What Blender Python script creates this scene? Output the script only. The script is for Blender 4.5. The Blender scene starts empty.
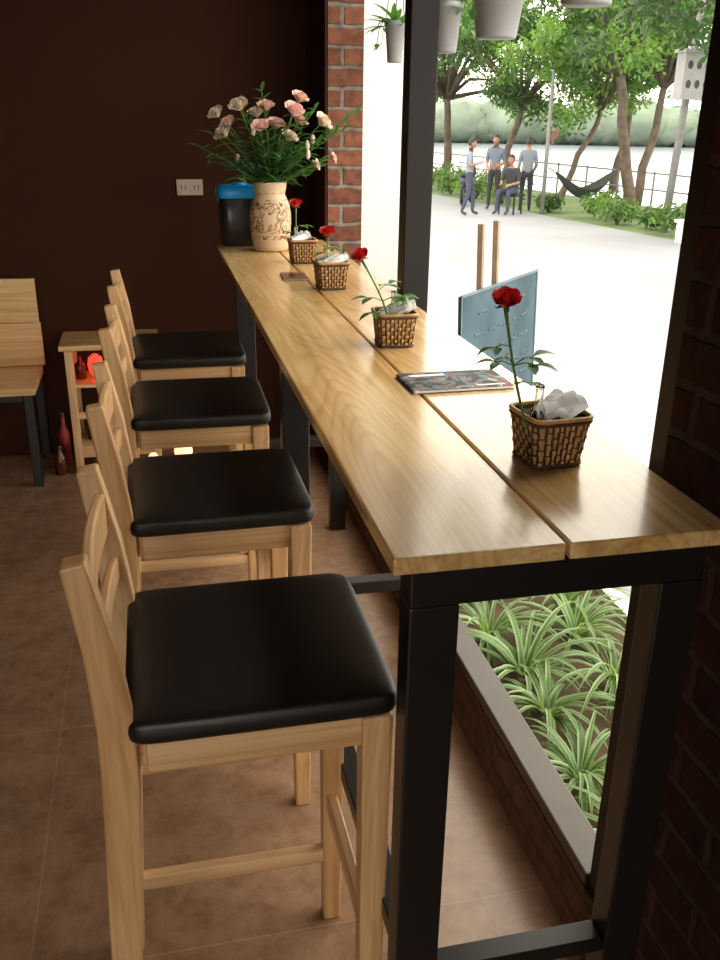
import bpy, math, random
import numpy as np
from mathutils import Vector, Matrix
random.seed(7)
S = bpy.context.scene
R = random.uniform
V = Vector

# ------------------------------------------------------------------ materials
def newmat(name):
    m = bpy.data.materials.new(name); m.use_nodes = True
    nt = m.node_tree
    return m, nt, nt.nodes['Principled BSDF']

def setp(b, **k):
    for a, v in k.items():
        a = a.replace('_', ' ')
        if a in b.inputs: b.inputs[a].default_value = v

def plain(name, col, rough=.6, metal=0., var=.15, scale=8., bump=0., **k):
    m, nt, b = newmat(name)
    setp(b, Roughness=rough, Metallic=metal, **k)
    tc = nt.nodes.new('ShaderNodeTexCoord')
    n = nt.nodes.new('ShaderNodeTexNoise'); n.inputs['Scale'].default_value = scale
    n.inputs['Detail'].default_value = 4
    nt.links.new(tc.outputs['Object'], n.inputs['Vector'])
    r = nt.nodes.new('ShaderNodeValToRGB')
    r.color_ramp.elements[0].position = .3; r.color_ramp.elements[1].position = .7
    r.color_ramp.elements[0].color = [c*(1-var) for c in col]+[1]
    r.color_ramp.elements[1].color = [min(1, c*(1+var)) for c in col]+[1]
    nt.links.new(n.outputs['Fac'], r.inputs['Fac'])
    nt.links.new(r.outputs['Color'], b.inputs['Base Color'])
    if bump:
        bp = nt.nodes.new('ShaderNodeBump'); bp.inputs['Strength'].default_value = bump
        bp.inputs['Distance'].default_value = .01
        nt.links.new(n.outputs['Fac'], bp.inputs['Height'])
        nt.links.new(bp.outputs['Normal'], b.inputs['Normal'])
    return m

def wood(name, c1, c2, axis, rough=.4, coat=0., s=1.0, rings=0.):
    m, nt, b = newmat(name)
    setp(b, Roughness=rough, Coat_Weight=coat, Coat_Roughness=.14)
    tc = nt.nodes.new('ShaderNodeTexCoord')
    mp = nt.nodes.new('ShaderNodeMapping')
    sc = [30*s, 30*s, 30*s]; sc[axis] = 1.1*s
    mp.inputs['Scale'].default_value = sc
    nt.links.new(tc.outputs['Object'], mp.inputs['Vector'])
    n = nt.nodes.new('ShaderNodeTexNoise'); n.inputs['Scale'].default_value = 1.6
    n.inputs['Detail'].default_value = 8; n.inputs['Distortion'].default_value = .6
    n.inputs['Roughness'].default_value = .6
    nt.links.new(mp.outputs['Vector'], n.inputs['Vector'])
    r = nt.nodes.new('ShaderNodeValToRGB')
    r.color_ramp.elements[0].position = .38; r.color_ramp.elements[1].position = .60
    r.color_ramp.elements[0].color = list(c1)+[1]; r.color_ramp.elements[1].color = list(c2)+[1]
    nt.links.new(n.outputs['Fac'], r.inputs['Fac'])
    mp2 = nt.nodes.new('ShaderNodeMapping'); sc2 = [9, 9, 9]; sc2[axis] = .6
    mp2.inputs['Scale'].default_value = sc2
    nt.links.new(tc.outputs['Object'], mp2.inputs['Vector'])
    n2 = nt.nodes.new('ShaderNodeTexNoise'); n2.inputs['Scale'].default_value = 1.
    nt.links.new(mp2.outputs['Vector'], n2.inputs['Vector'])
    mx = nt.nodes.new('ShaderNodeMixRGB'); mx.blend_type = 'MULTIPLY'
    r2 = nt.nodes.new('ShaderNodeValToRGB')
    r2.color_ramp.elements[0].position = .35; r2.color_ramp.elements[1].position = .65
    r2.color_ramp.elements[0].color = (.84, .75, .62, 1); r2.color_ramp.elements[1].color = (1, 1, 1, 1)
    nt.links.new(n2.outputs['Fac'], r2.inputs['Fac'])
    mx.inputs['Fac'].default_value = 1
    nt.links.new(r.outputs['Color'], mx.inputs['Color1']); nt.links.new(r2.outputs['Color'], mx.inputs['Color2'])
    last = mx.outputs['Color']
    if rings:
        mp3 = nt.nodes.new('ShaderNodeMapping'); sc3 = [5.5, 5.5, 5.5]; sc3[axis] = .55
        mp3.inputs['Scale'].default_value = sc3
        nt.links.new(tc.outputs['Object'], mp3.inputs['Vector'])
        n3 = nt.nodes.new('ShaderNodeTexNoise'); n3.inputs['Scale'].default_value = 1.; n3.inputs['Detail'].default_value = 1
        nt.links.new(mp3.outputs['Vector'], n3.inputs['Vector'])
        mm = nt.nodes.new('ShaderNodeMath'); mm.operation = 'MULTIPLY'; mm.inputs[1].default_value = 26
        nt.links.new(n3.outputs['Fac'], mm.inputs[0])
        fr = nt.nodes.new('ShaderNodeMath'); fr.operation = 'FRACT'; nt.links.new(mm.outputs[0], fr.inputs[0])
        r3 = nt.nodes.new('ShaderNodeValToRGB'); e = r3.color_ramp.elements
        e[0].position = 0; e[0].color = (1, 1, 1, 1); e[1].position = 1; e[1].color = (1, 1, 1, 1)
        x = e.new(.80); x.color = (1-rings*.5, 1-rings*.75, 1-rings, 1); x = e.new(.45); x.color = (1, 1, 1, 1)
        nt.links.new(fr.outputs[0], r3.inputs['Fac'])
        m3 = nt.nodes.new('ShaderNodeMixRGB'); m3.blend_type = 'MULTIPLY'; m3.inputs['Fac'].default_value = 1
        nt.links.new(last, m3.inputs['Color1']); nt.links.new(r3.outputs['Color'], m3.inputs['Color2'])
        last = m3.outputs['Color']
    nt.links.new(last, b.inputs['Base Color'])
    bp = nt.nodes.new('ShaderNodeBump'); bp.inputs['Strength'].default_value = .06
    bp.inputs['Distance'].default_value = .002
    nt.links.new(n.outputs['Fac'], bp.inputs['Height']); nt.links.new(bp.outputs['Normal'], b.inputs['Normal'])
    return m

def brick_mat(name, c1, c2, mortar, spec=.3):
    m, nt, b = newmat(name)
    setp(b, Roughness=.9, Specular_IOR_Level=spec)
    tc = nt.nodes.new('ShaderNodeTexCoord')
    sp = nt.nodes.new('ShaderNodeSeparateXYZ'); nt.links.new(tc.outputs['Object'], sp.inputs[0])
    ad = nt.nodes.new('ShaderNodeMath'); nt.links.new(sp.outputs['X'], ad.inputs[0]); nt.links.new(sp.outputs['Y'], ad.inputs[1])
    cb = nt.nodes.new('ShaderNodeCombineXYZ'); nt.links.new(ad.outputs[0], cb.inputs['X']); nt.links.new(sp.outputs['Z'], cb.inputs['Y'])
    nw = nt.nodes.new('ShaderNodeTexNoise'); nw.inputs['Scale'].default_value = 14
    nt.links.new(tc.outputs['Object'], nw.inputs['Vector'])
    vm = nt.nodes.new('ShaderNodeVectorMath'); vm.operation = 'SCALE'; vm.inputs['Scale'].default_value = .02
    nt.links.new(nw.outputs['Color'], vm.inputs[0])
    va = nt.nodes.new('ShaderNodeVectorMath'); va.operation = 'ADD'
    nt.links.new(cb.outputs[0], va.inputs[0]); nt.links.new(vm.outputs[0], va.inputs[1])
    br = nt.nodes.new('ShaderNodeTexBrick')
    br.inputs['Scale'].default_value = 1; br.inputs['Brick Width'].default_value = .21
    br.inputs['Row Height'].default_value = .078; br.inputs['Mortar Size'].default_value = .010
    br.inputs['Mortar Smooth'].default_value = .4
    br.inputs['Color1'].default_value = list(c1)+[1]; br.inputs['Color2'].default_value = list(c2)+[1]
    br.inputs['Mortar'].default_value = list(mortar)+[1]
    nt.links.new(va.outputs[0], br.inputs['Vector'])
    n = nt.nodes.new('ShaderNodeTexNoise'); n.inputs['Scale'].default_value = 25; n.inputs['Detail'].default_value = 6
    nt.links.new(tc.outputs['Object'], n.inputs['Vector'])
    mx = nt.nodes.new('ShaderNodeMixRGB'); mx.blend_type = 'MULTIPLY'; mx.inputs['Fac'].default_value = .7
    nt.links.new(br.outputs['Color'], mx.inputs['Color1'])
    rr = nt.nodes.new('ShaderNodeValToRGB'); rr.color_ramp.elements[0].position = .35; rr.color_ramp.elements[1].position = .6
    rr.color_ramp.elements[0].color = (.4, .4, .4, 1)
    nt.links.new(n.outputs['Fac'], rr.inputs['Fac']); nt.links.new(rr.outputs['Color'], mx.inputs['Color2'])
    nt.links.new(mx.outputs['Color'], b.inputs['Base Color'])
    bp = nt.nodes.new('ShaderNodeBump'); bp.inputs['Strength'].default_value = .8; bp.inputs['Distance'].default_value = .012
    bp.invert = True
    nt.links.new(br.outputs['Fac'], bp.inputs['Height']); nt.links.new(bp.outputs['Normal'], b.inputs['Normal'])
    return m

def floor_mat():
    m, nt, b = newmat('floor_tile')
    setp(b, Roughness=.25)
    tc = nt.nodes.new('ShaderNodeTexCoord')
    mp = nt.nodes.new('ShaderNodeMapping'); mp.inputs['Location'].default_value = (.34, .2, 0)
    nt.links.new(tc.outputs['Object'], mp.inputs['Vector'])
    br = nt.nodes.new('ShaderNodeTexBrick'); br.offset = 0
    br.inputs['Scale'].default_value = 1; br.inputs['Brick Width'].default_value = .8
    br.inputs['Row Height'].default_value = .8; br.inputs['Mortar Size'].default_value = .0025
    br.inputs['Color1'].default_value = (.38, .235, .15, 1); br.inputs['Color2'].default_value = (.365, .222, .14, 1)
    br.inputs['Mortar'].default_value = (.43, .30, .21, 1)
    nt.links.new(mp.outputs['Vector'], br.inputs['Vector'])
    n = nt.nodes.new('ShaderNodeTexNoise'); n.inputs['Scale'].default_value = 11; n.inputs['Detail'].default_value = 10
    n.inputs['Roughness'].default_value = .78; n.inputs['Distortion'].default_value = .2
    nt.links.new(tc.outputs['Object'], n.inputs['Vector'])
    rr = nt.nodes.new('ShaderNodeValToRGB'); rr.color_ramp.elements[0].position = .38; rr.color_ramp.elements[1].position = .62
    rr.color_ramp.elements[0].color = (.66, .60, .54, 1); rr.color_ramp.elements[1].color = (1.0, 1.0, 1.0, 1)
    nt.links.new(n.outputs['Fac'], rr.inputs['Fac'])
    mx = nt.nodes.new('ShaderNodeMixRGB'); mx.blend_type = 'MULTIPLY'; mx.inputs['Fac'].default_value = 1
    nt.links.new(br.outputs['Color'], mx.inputs['Color1']); nt.links.new(rr.outputs['Color'], mx.inputs['Color2'])
    nt.links.new(mx.outputs['Color'], b.inputs['Base Color'])
    return m

def leafmat(name, col, tr=.35, var=.35, scale=3.):
    m = plain(name, col, .5, 0, var, scale)
    nt = m.node_tree; b = nt.nodes['Principled BSDF']; out = nt.nodes['Material Output']
    t = nt.nodes.new('ShaderNodeBsdfTranslucent'); t.inputs['Color'].default_value = (min(1, col[0]*1.9), min(1, col[1]*1.9), col[2]*.9, 1)
    mx = nt.nodes.new('ShaderNodeMixShader'); mx.inputs[0].default_value = tr
    nt.links.new(b.outputs[0], mx.inputs[1]); nt.links.new(t.outputs[0], mx.inputs[2]); nt.links.new(mx.outputs[0], out.inputs[0])
    return m

def vase_mat():
    m, nt, b = newmat('carved_ceramic'); setp(b, Roughness=.45)
    tc = nt.nodes.new('ShaderNodeTexCoord')
    n = nt.nodes.new('ShaderNodeTexNoise'); n.inputs['Scale'].default_value = 19; n.inputs['Detail'].default_value = 0
    n.inputs['Distortion'].default_value = 2.2
    nt.links.new(tc.outputs['Object'], n.inputs['Vector'])
    r = nt.nodes.new('ShaderNodeValToRGB'); r.color_ramp.interpolation = 'CONSTANT'
    e = r.color_ramp.elements; e[0].position = 0; e[0].color = (0, 0, 0, 1); e[1].position = .40; e[1].color = (1, 1, 1, 1)
    for p_, c_ in ((.47, 0), (.52, 1), (.60, 0)):
        x = e.new(p_); x.color = (c_, c_, c_, 1)
    nt.links.new(n.outputs['Fac'], r.inputs['Fac'])
    sp = nt.nodes.new('ShaderNodeSeparateXYZ'); nt.links.new(tc.outputs['Object'], sp.inputs[0])
    rz = nt.nodes.new('ShaderNodeValToRGB'); rz.color_ramp.interpolation = 'CONSTANT'
    e = rz.color_ramp.elements; e[0].position = 0; e[0].color = (0, 0, 0, 1); e[1].position = .045; e[1].color = (1, 1, 1, 1)
    for p, c in ((.06, 0), (.067, 1), (.185, 0), (.19, .8), (.197, 0), (.215, .7), (.222, 0)):
        x = rz.color_ramp.elements.new(p); x.color = (c, c, c, 1)
    nt.links.new(sp.outputs['Z'], rz.inputs['Fac'])
    mu = nt.nodes.new('ShaderNodeMath'); mu.operation = 'MULTIPLY'
    nt.links.new(r.outputs['Color'], mu.inputs[0]); nt.links.new(rz.outputs['Color'], mu.inputs[1])
    mx = nt.nodes.new('ShaderNodeMixRGB'); nt.links.new(mu.outputs[0], mx.inputs['Fac'])
    mx.inputs['Color1'].default_value = (.64, .48, .31, 1); mx.inputs['Color2'].default_value = (.22, .08, .035, 1)
    nt.links.new(mx.outputs['Color'], b.inputs['Base Color'])
    bp = nt.nodes.new('ShaderNodeBump'); bp.inputs['Strength'].default_value = .5; bp.inputs['Distance'].default_value = .004; bp.invert = True
    nt.links.new(mu.outputs[0], bp.inputs['Height']); nt.links.new(bp.outputs['Normal'], b.inputs['Normal'])
    return m

def cover_mat():
    m, nt, b = newmat('magazine_photo_cover'); setp(b, Roughness=.55, Specular_IOR_Level=.25)
    tc = nt.nodes.new('ShaderNodeTexCoord')
    n = nt.nodes.new('ShaderNodeTexNoise'); n.inputs['Scale'].default_value = 20; n.inputs['Detail'].default_value = 2; n.inputs['Distortion'].default_value = 1.5
    nt.links.new(tc.outputs['Object'], n.inputs['Vector'])
    r = nt.nodes.new('ShaderNodeValToRGB'); e = r.color_ramp.elements
    e[0].position = .36; e[0].color = (.012, .014, .022, 1); e[1].position = .70; e[1].color = (.55, .6, .6, 1)
    for p, c in ((.46, (.015, .03, .045)), (.51, (.12, .24, .28)), (.55, (.34, .07, .03)), (.59, (.03, .04, .05))):
        x = e.new(p); x.color = (*c, 1)
    nt.links.new(n.outputs['Fac'], r.inputs['Fac']); nt.links.new(r.outputs['Color'], b.inputs['Base Color'])
    return m

M = {}
M['wall'] = plain('brown_paint', (.045, .0155, .008), .8, 0, .06, 3, Specular_IOR_Level=.12)
M['ceil'] = plain('ceiling_paint', (.17, .11, .075), .8)
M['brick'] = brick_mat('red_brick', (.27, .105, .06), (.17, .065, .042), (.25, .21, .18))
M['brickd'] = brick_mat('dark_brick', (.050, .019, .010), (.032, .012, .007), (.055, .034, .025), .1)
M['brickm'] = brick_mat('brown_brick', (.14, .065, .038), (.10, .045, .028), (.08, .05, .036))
M['floor'] = floor_mat()
M['steel'] = plain('black_steel', (.014, .012, .011), .36, .2, .2, 20)
M['frame'] = plain('dark_window_frame', (.008, .006, .005), .55, .0, .1, Specular_IOR_Level=.3)
M['sill'] = plain('grey_frame', (.060, .050, .043), .4, .2, .1)
M['table'] = wood('table_pine', (.66, .42, .17), (.86, .61, .30), 1, .26, .5, 1.0, .26)
WC1, WC2 = (.64, .38, .18), (.82, .545, .30)
M['wx'] = wood('stool_pine_x', WC1, WC2, 0, .4, .2)
M['wy'] = wood('stool_pine_y', WC1, WC2, 1, .4, .2)
M['wz'] = wood('stool_pine_z', WC1, WC2, 2, .4, .2, 1.0, .16)
M['leather'] = plain('black_leather', (.007, .006, .005), .42, 0, .2, 40, .05)
M['bench'] = wood('bench_pine', (.70, .44, .18), (.88, .60, .30), 0, .35, .3)
M['outwood'] = plain('weathered_wood', (.30, .21, .13), .7)
M['white'] = plain('white_paint', (.80, .78, .75), .7, 0, .04)
M['paper'] = plain('white_paper', (.92, .92, .94), .8, 0, .03, 30, .1)
M['plastic'] = plain('ivory_plastic', (.50, .40, .32), .35, 0, .03)
M['darkslot'] = plain('socket_slot', (.03, .03, .03), .5)
M['blue'] = plain('blue_plastic', (.01, .38, 1.0), .3, 0, .05)
M['black'] = plain('black_plastic', (.02, .02, .025), .25, 0, .1)
M['band'] = plain('wicker_band', (.50, .28, .10), .45, 0, .3, 60, .2)
M['stake'] = plain('wicker_stake', (.07, .03, .014), .6, 0, .3, 60)
M['rose'] = plain('rose_petal', (.62, .018, .02), .45, 0, .35, 40)
M['pink'] = plain('pink_petal', (.86, .56, .50), .6, 0, .12, 50)
M['cream'] = plain('cream_petal', (.82, .68, .54), .6, 0, .12, 50)
M['stem'] = plain('stem_green', (.09, .20, .05), .5, 0, .3, 30)
M['leaf'] = leafmat('leaf_green', (.06, .17, .04), .3)
M['glass'] = newmat('clear_glass')[0]
setp(M['glass'].node_tree.nodes['Principled BSDF'], Roughness=.02, Transmission_Weight=1., IOR=1.45, Base_Color=(.95, .98, .96, 1))
M['vase'] = vase_mat()
M['mag'] = cover_mat()
M['redpr'] = plain('print_red', (.35, .04, .025), .4)
M['brownmag'] = plain('menu_cover', (.14, .06, .03), .4, 0, .4, 20)
M['road'] = plain('concrete_road', (.265, .275, .305), .85, 0, .14, .35)
M['grass'] = plain('grass', (.13, .19, .07), .9, 0, .35, 1.5)
M['soil'] = plain('soil', (.10, .065, .04), .95, 0, .3, 20, .5)
M['water'] = plain('lake_water', (.20, .24, .28), .2, 0, .05, .2)
M['bark'] = plain('bark', (.12, .09, .07), .9, 0, .3, 6, .6)
M['fol1'] = leafmat('foliage_light', (.115, .22, .05), .4)
M['fol2'] = leafmat('foliage_dark', (.045, .10, .035), .3)
M['hedge'] = leafmat('hedge_leaf', (.09, .16, .05), .3)
M['far'] = plain('far_foliage', (.17, .22, .17), .9, 0, .3, .3)  # distance haze is put into this pale greyed green
M['spg'] = leafmat('spider_green', (.085, .19, .05), .3)
M['spw'] = leafmat('spider_cream', (.26, .35, .17), .3, .1)
M['pot'] = plain('pot_plastic', (.30, .30, .31), .5, 0, .06)
M['board'] = plain('pale_board', (.065, .108, .140), .7, 0, .30, 4, Specular_IOR_Level=.15)
M['chalk'] = plain('chalk_white', (.14, .19, .22), .8)
M['skin'] = plain('skin', (.32, .17, .105), .55, 0, .05)
M['hair'] = plain('hair_black', (.012, .010, .009), .5)
M['eyew'] = plain('eye_white', (.6, .6, .6), .3)
M['lips'] = plain('lips', (.30, .10, .08), .5)
M['shirtA'] = plain('shirt_pale_blue', (.20, .25, .33), .8, 0, .05)
M['shirtB'] = plain('shirt_grey_blue', (.12, .15, .21), .8, 0, .05)
M['shirtC'] = plain('shirt_dark', (.03, .03, .04), .8, 0, .1)
M['shirtD'] = plain('shirt_light_grey', (.17, .20, .25), .8, 0, .05)
M['jeans'] = plain('jeans', (.05, .06, .10), .85, 0, .2)
M['pants'] = plain('dark_trousers', (.03, .03, .035), .85)
M['shoe'] = plain('shoe', (.05, .04, .04), .5)
M['hamm'] = plain('hammock_cloth', (.035, .045, .04), .9)
M['cloth'] = plain('brown_cloth', (.25, .10, .07), .9)
M['pole'] = plain('pole_concrete', (.20, .20, .20), .8)
M['bottle'] = plain('amber_bottle', (.10, .028, .010), .15)
M['rubber'] = plain('rubber', (.02, .02, .02), .8)
def emis(name, col, st):
    m, nt, b = newmat(name); setp(b, Base_Color=list(col)+[1], Emission_Color=list(col)+[1], Emission_Strength=st)
    return m
M['glowred'] = emis('red_lamp_glow', (1., .05, .025), 1.6)
M['glowwarm'] = emis('warm_glow', (1., .72, .42), 1.2)  # lantern top, and the glow added to the white jar

# ------------------------------------------------------------------ mesh builder
class MB:
    def __init__(s): s.v = []; s.f = []; s.m = []; s.mats = []; s.sm = []
    def mi(s, k):
        if k not in s.mats: s.mats.append(k)
        return s.mats.index(k)
    def add(s, vs, fs, k, smooth=True):
        o = len(s.v); i = s.mi(k)
        s.v += [tuple(p) for p in vs]
        for f in fs:
            s.f.append([o+a for a in f]); s.m.append(i); s.sm.append(smooth)
    def box(s, lo, hi, k):
        x0, y0, z0 = lo; x1, y1, z1 = hi
        vs = [(x0, y0, z0), (x1, y0, z0), (x1, y1, z0), (x0, y1, z0), (x0, y0, z1), (x1, y0, z1), (x1, y1, z1), (x0, y1, z1)]
        s.add(vs, [(0, 3, 2, 1), (4, 5, 6, 7), (0, 1, 5, 4), (1, 2, 6, 5), (2, 3, 7, 6), (3, 0, 4, 7)], k, False)
    def beam(s, pts, w, d, k, ref=(0, 1, 0)):
        pts = [V(p) for p in pts]; n = len(pts); vs = []
        for i, p in enumerate(pts):
            t = (pts[min(i+1, n-1)]-pts[max(i-1, 0)]).normalized()
            a = V(ref); a = (a-t*a.dot(t)).normalized(); b = t.cross(a)
            ww = w[i] if isinstance(w, (list, tuple)) else w
            dd = d[i] if isinstance(d, (list, tuple)) else d
            for sa, sb in ((-1, -1), (1, -1), (1, 1), (-1, 1)):
                vs.append(p+a*sa*ww/2+b*sb*dd/2)
        fs = [(3, 2, 1, 0), tuple(4*(n-1)+j for j in range(4))]
        for i in range(n-1):
            for j in range(4):
                fs.append((4*i+j, 4*i+(j+1) % 4, 4*i+4+(j+1) % 4, 4*i+4+j))
        s.add(vs, fs, k, False)
    def tube(s, pts, rad, k, seg=8, cap=True, closed=False):
        pts = [V(p) for p in pts]; n = len(pts)
        if not isinstance(rad, (list, tuple)): rad = [rad]*n
        vs = []; prev = None
        for i, p in enumerate(pts):
            if closed: t = pts[(i+1) % n]-pts[i-1]
            else: t = pts[min(i+1, n-1)]-pts[max(i-1, 0)]
            t = t.normalized() if t.length > 1e-9 else V((0, 0, 1))
            if prev is None:
                a = V((1, 0, 0)) if abs(t.x) < .8 else V((0, 1, 0))
            else: a = prev
            a = (a-t*a.dot(t)).normalized(); prev = a; b = t.cross(a)
            for j in range(seg):
                th = 2*math.pi*j/seg
                vs.append(p+(a*math.cos(th)+b*math.sin(th))*rad[i])
        fs = []
        m = n if closed else n-1
        for i in range(m):
            i2 = (i+1) % n
            for j in range(seg):
                fs.append((seg*i+j, seg*i+(j+1) % seg, seg*i2+(j+1) % seg, seg*i2+j))
        if cap and not closed:
            fs.append(tuple(reversed(range(seg)))); fs.append(tuple(seg*(n-1)+j for j in range(seg)))
        s.add(vs, fs, k)
    def lathe(s, prof, c, k, seg=32, sq=None):
        vs = []; n = len(prof)
        for r, z in prof:
            for j in range(seg):
                th = 2*math.pi*j/seg
                cx, sy = math.cos(th), math.sin(th)
                if sq:
                    q = (abs(cx)**sq+abs(sy)**sq)**(-1/sq); cx *= q; sy *= q
                vs.append((c[0]+r*cx, c[1]+r*sy, c[2]+z))
        fs = []
        for i in range(n-1):
            for j in range(seg):
                fs.append((seg*i+j, seg*i+(j+1) % seg, seg*(i+1)+(j+1) % seg, seg*(i+1)+j))
        fs.append(tuple(reversed(range(seg)))); fs.append(tuple(seg*(n-1)+j for j in range(seg)))
        s.add(vs, fs, k)
    def sell(s, c, h, k, e1=1., e2=1., nu=32, nv=14, rot=None, keep=None, fn=None):
        def pw(a, e): return math.copysign(abs(a)**e, a)
        vs = []; c = V(c)
        for i in range(nv+1):
            ph = -math.pi/2+math.pi*i/nv
            for j in range(nu):
                th = 2*math.pi*j/nu
                p = V((h[0]*pw(math.cos(ph), e1)*pw(math.cos(th), e2), h[1]*pw(math.cos(ph), e1)*pw(math.sin(th), e2), h[2]*pw(math.sin(ph), e1)))
                if fn: p = fn(p)
                vs.append(p)
        fs = []
        for i in range(nv):
            for j in range(nu):
                f = (nu*i+j, nu*i+(j+1) % nu, nu*(i+1)+(j+1) % nu, nu*(i+1)+j)
                if keep:
                    cc = sum((vs[a] for a in f), V())/4
                    if not keep(cc): continue
                fs.append(f)
        if rot is not None: vs = [rot @ p for p in vs]
        s.add([p+c for p in vs], fs, k)
    def leaf(s, p, d, ln, w, k, up=(0, 0, 1), bend=.3, nseg=4):
        p = V(p); d = V(d).normalized(); up = V(up)
        side = d.cross(up)
        if side.length < 1e-3: side = d.cross(V((1, 0, 0)))
        side.normalize(); nn = side.cross(d)
        vs = []
        for i in range(nseg+1):
            t = i/nseg; ww = w*math.sin(math.pi*min(1, t*.94+.03))**.8/2
            q = p+d*ln*t - nn*bend*ln*t*t
            vs += [q-side*ww+nn*ww*.3, q, q+side*ww+nn*ww*.3]
        fs = []
        for i in range(nseg):
            for j in (0, 1):
                fs.append((3*i+j, 3*i+j+1, 3*i+4+j, 3*i+3+j))
        s.add(vs, fs, k)
    def flower(s, c, r, k, ax=(0, 0, 1), op=.5, rings=3, n0=3):
        c = V(c); ax = V(ax).normalized()
        q = V((0, 0, 1)).rotation_difference(ax).to_matrix()
        for ri in range(rings):
            n = n0+ri; t = (ri+1)/rings
            for i in range(n):
                th0 = 2*math.pi*(i+.5*(ri % 2)+.13*ri)/n
                wid = math.pi/n*1.3
                vs = []
                for a in range(7):
                    v = a/6
                    rad = r*t*(.25+.75*math.sin(v*math.pi*.5)) * (1 if v < .7 else 1+op*t*(v-.7)*1.8)
                    rad *= (.35+.65*v**.5)
                    zz = r*(1.45-.45*t*op)*v**1.1*(1.15-.25*t)
                    if v > .85: zz -= r*.14*t*op
                    for b in range(7):
                        u = -1+2*b/6
                        th = th0+u*wid*(1-.30*v*v if v > .5 else 1)
                        z2 = zz-(abs(u)**2.5)*r*.20*v
                        vs.append(c+q @ V((rad*math.cos(th), rad*math.sin(th), z2)))
                fs = [(7*a+b, 7*a+b+1, 7*a+8+b, 7*a+7+b) for a in range(6) for b in range(6)]
                s.add(vs, fs, k)
    def build(s, name, bevel=0, parent=None, origin=None, seg=2):
        me = bpy.data.meshes.new(name)
        o3 = V(origin) if origin is not None else V((0, 0, 0))
        me.from_pydata([tuple(V(p)-o3) for p in s.v], [], s.f)
        for k in s.mats: me.materials.append(M[k])
        me.polygons.foreach_set('material_index', s.m)
        me.polygons.foreach_set('use_smooth', s.sm)
        me.update()
        ob = bpy.data.objects.new(name, me); S.collection.objects.link(ob)
        ob.location = o3
        if bevel:
            b = ob.modifiers.new('bevel', 'BEVEL'); b.width = bevel; b.segments = seg; b.limit_method = 'ANGLE'; b.angle_limit = math.radians(40)
        if parent: ob.parent = parent
        return ob

# ------------------------------------------------------------------ room shell
XL, XW, XO = -3.2, .76, .91
XS = .838
YF, YB, H = -1.9, 4.5, 2.9
WY0, WY1, WZ0, WZ1 = 1.24, 4.0, .165, 2.55
def room():
    b = MB(); b.box((XL, YF, -.5), (XS, YB+.15, 0), 'floor'); b.build('floor')
    b = MB(); b.box((XL, YF, H), (XO, YB+.15, H+.12), 'ceil'); b.build('ceiling')
    b = MB(); b.box((XL-.15, YB, 0), (XO, YB+.15, H), 'wall'); b.build('wall_back')
    b = MB(); b.box((XL-.15, YF, 0), (XL, YB, H), 'wall'); b.build('wall_left')
    b = MB()
    b.box((XL-.15, YF-.15, 0), (-1.6, YF, H), 'wall'); b.box((.1, YF-.15, 0), (XO, YF, H), 'wall')
    b.box((-1.6, YF-.15, 2.3), (.1, YF, H), 'wall'); b.build('wall_front')
    b = MB()
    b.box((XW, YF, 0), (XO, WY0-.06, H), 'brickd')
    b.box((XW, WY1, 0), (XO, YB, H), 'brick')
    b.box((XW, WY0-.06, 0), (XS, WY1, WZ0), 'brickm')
    b.box((XW, WY0-.06, WZ1), (XO, WY1, H), 'wall')
    b.box((XW-.012, WY1+.004, 0), (XW, YB, H), 'wall')
    b.build('wall_right')
    b = MB()
    b.box((XW+.01, WY0-.06, WZ0), (XW+.075, WY0, WZ1), 'frame')
    b.box((XW+.002, WY0, WZ0), (XW+.076, WY1, WZ0+.032), 'sill')
    b.box((XW+.01, WY0, WZ1-.07), (XW+.075, WY1, WZ1), 'frame')
    b.box((XW-.018, 2.68, WZ0+.032), (XW+.065, 2.75, WZ1-.07), 'frame')
    b.build('window_1', .004)
room()

# ------------------------------------------------------------------ bar table
TZ = 1.095
b = MB()
b.box((.264, .955, TZ-.024), (.494, 4.0, TZ), 'table')
b.box((.500, .955, TZ-.024), (.737, 4.0, TZ), 'table')
zt = TZ-.0245
for y in (.965, 2.13, 3.33):
    b.box((.29, y, 0), (.358, y+.05, zt-.055), 'steel')
    b.box((.645, y, 0), (.708, y+.05, zt-.055), 'steel')
    b.box((.29, y, zt-.055), (.708, y+.05, zt), 'steel')
    zc = (.325, .355) if y < 1 else (.372, .41)
    b.box((.358, y+.005, zc[0]), (.645, y+.045, zc[1]), 'steel')
for y0, y1 in ((1.015, 2.13), (2.18, 3.33)):
    b.box((.295, y0, zt-.045), (.335, y1, zt), 'steel')
    b.box((.66, y0, zt-.045), (.70, y1, zt), 'steel')
    b.box((.295, y0, .372), (.335, y1, .41), 'steel')
b.build('bar_table', .003)

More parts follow.
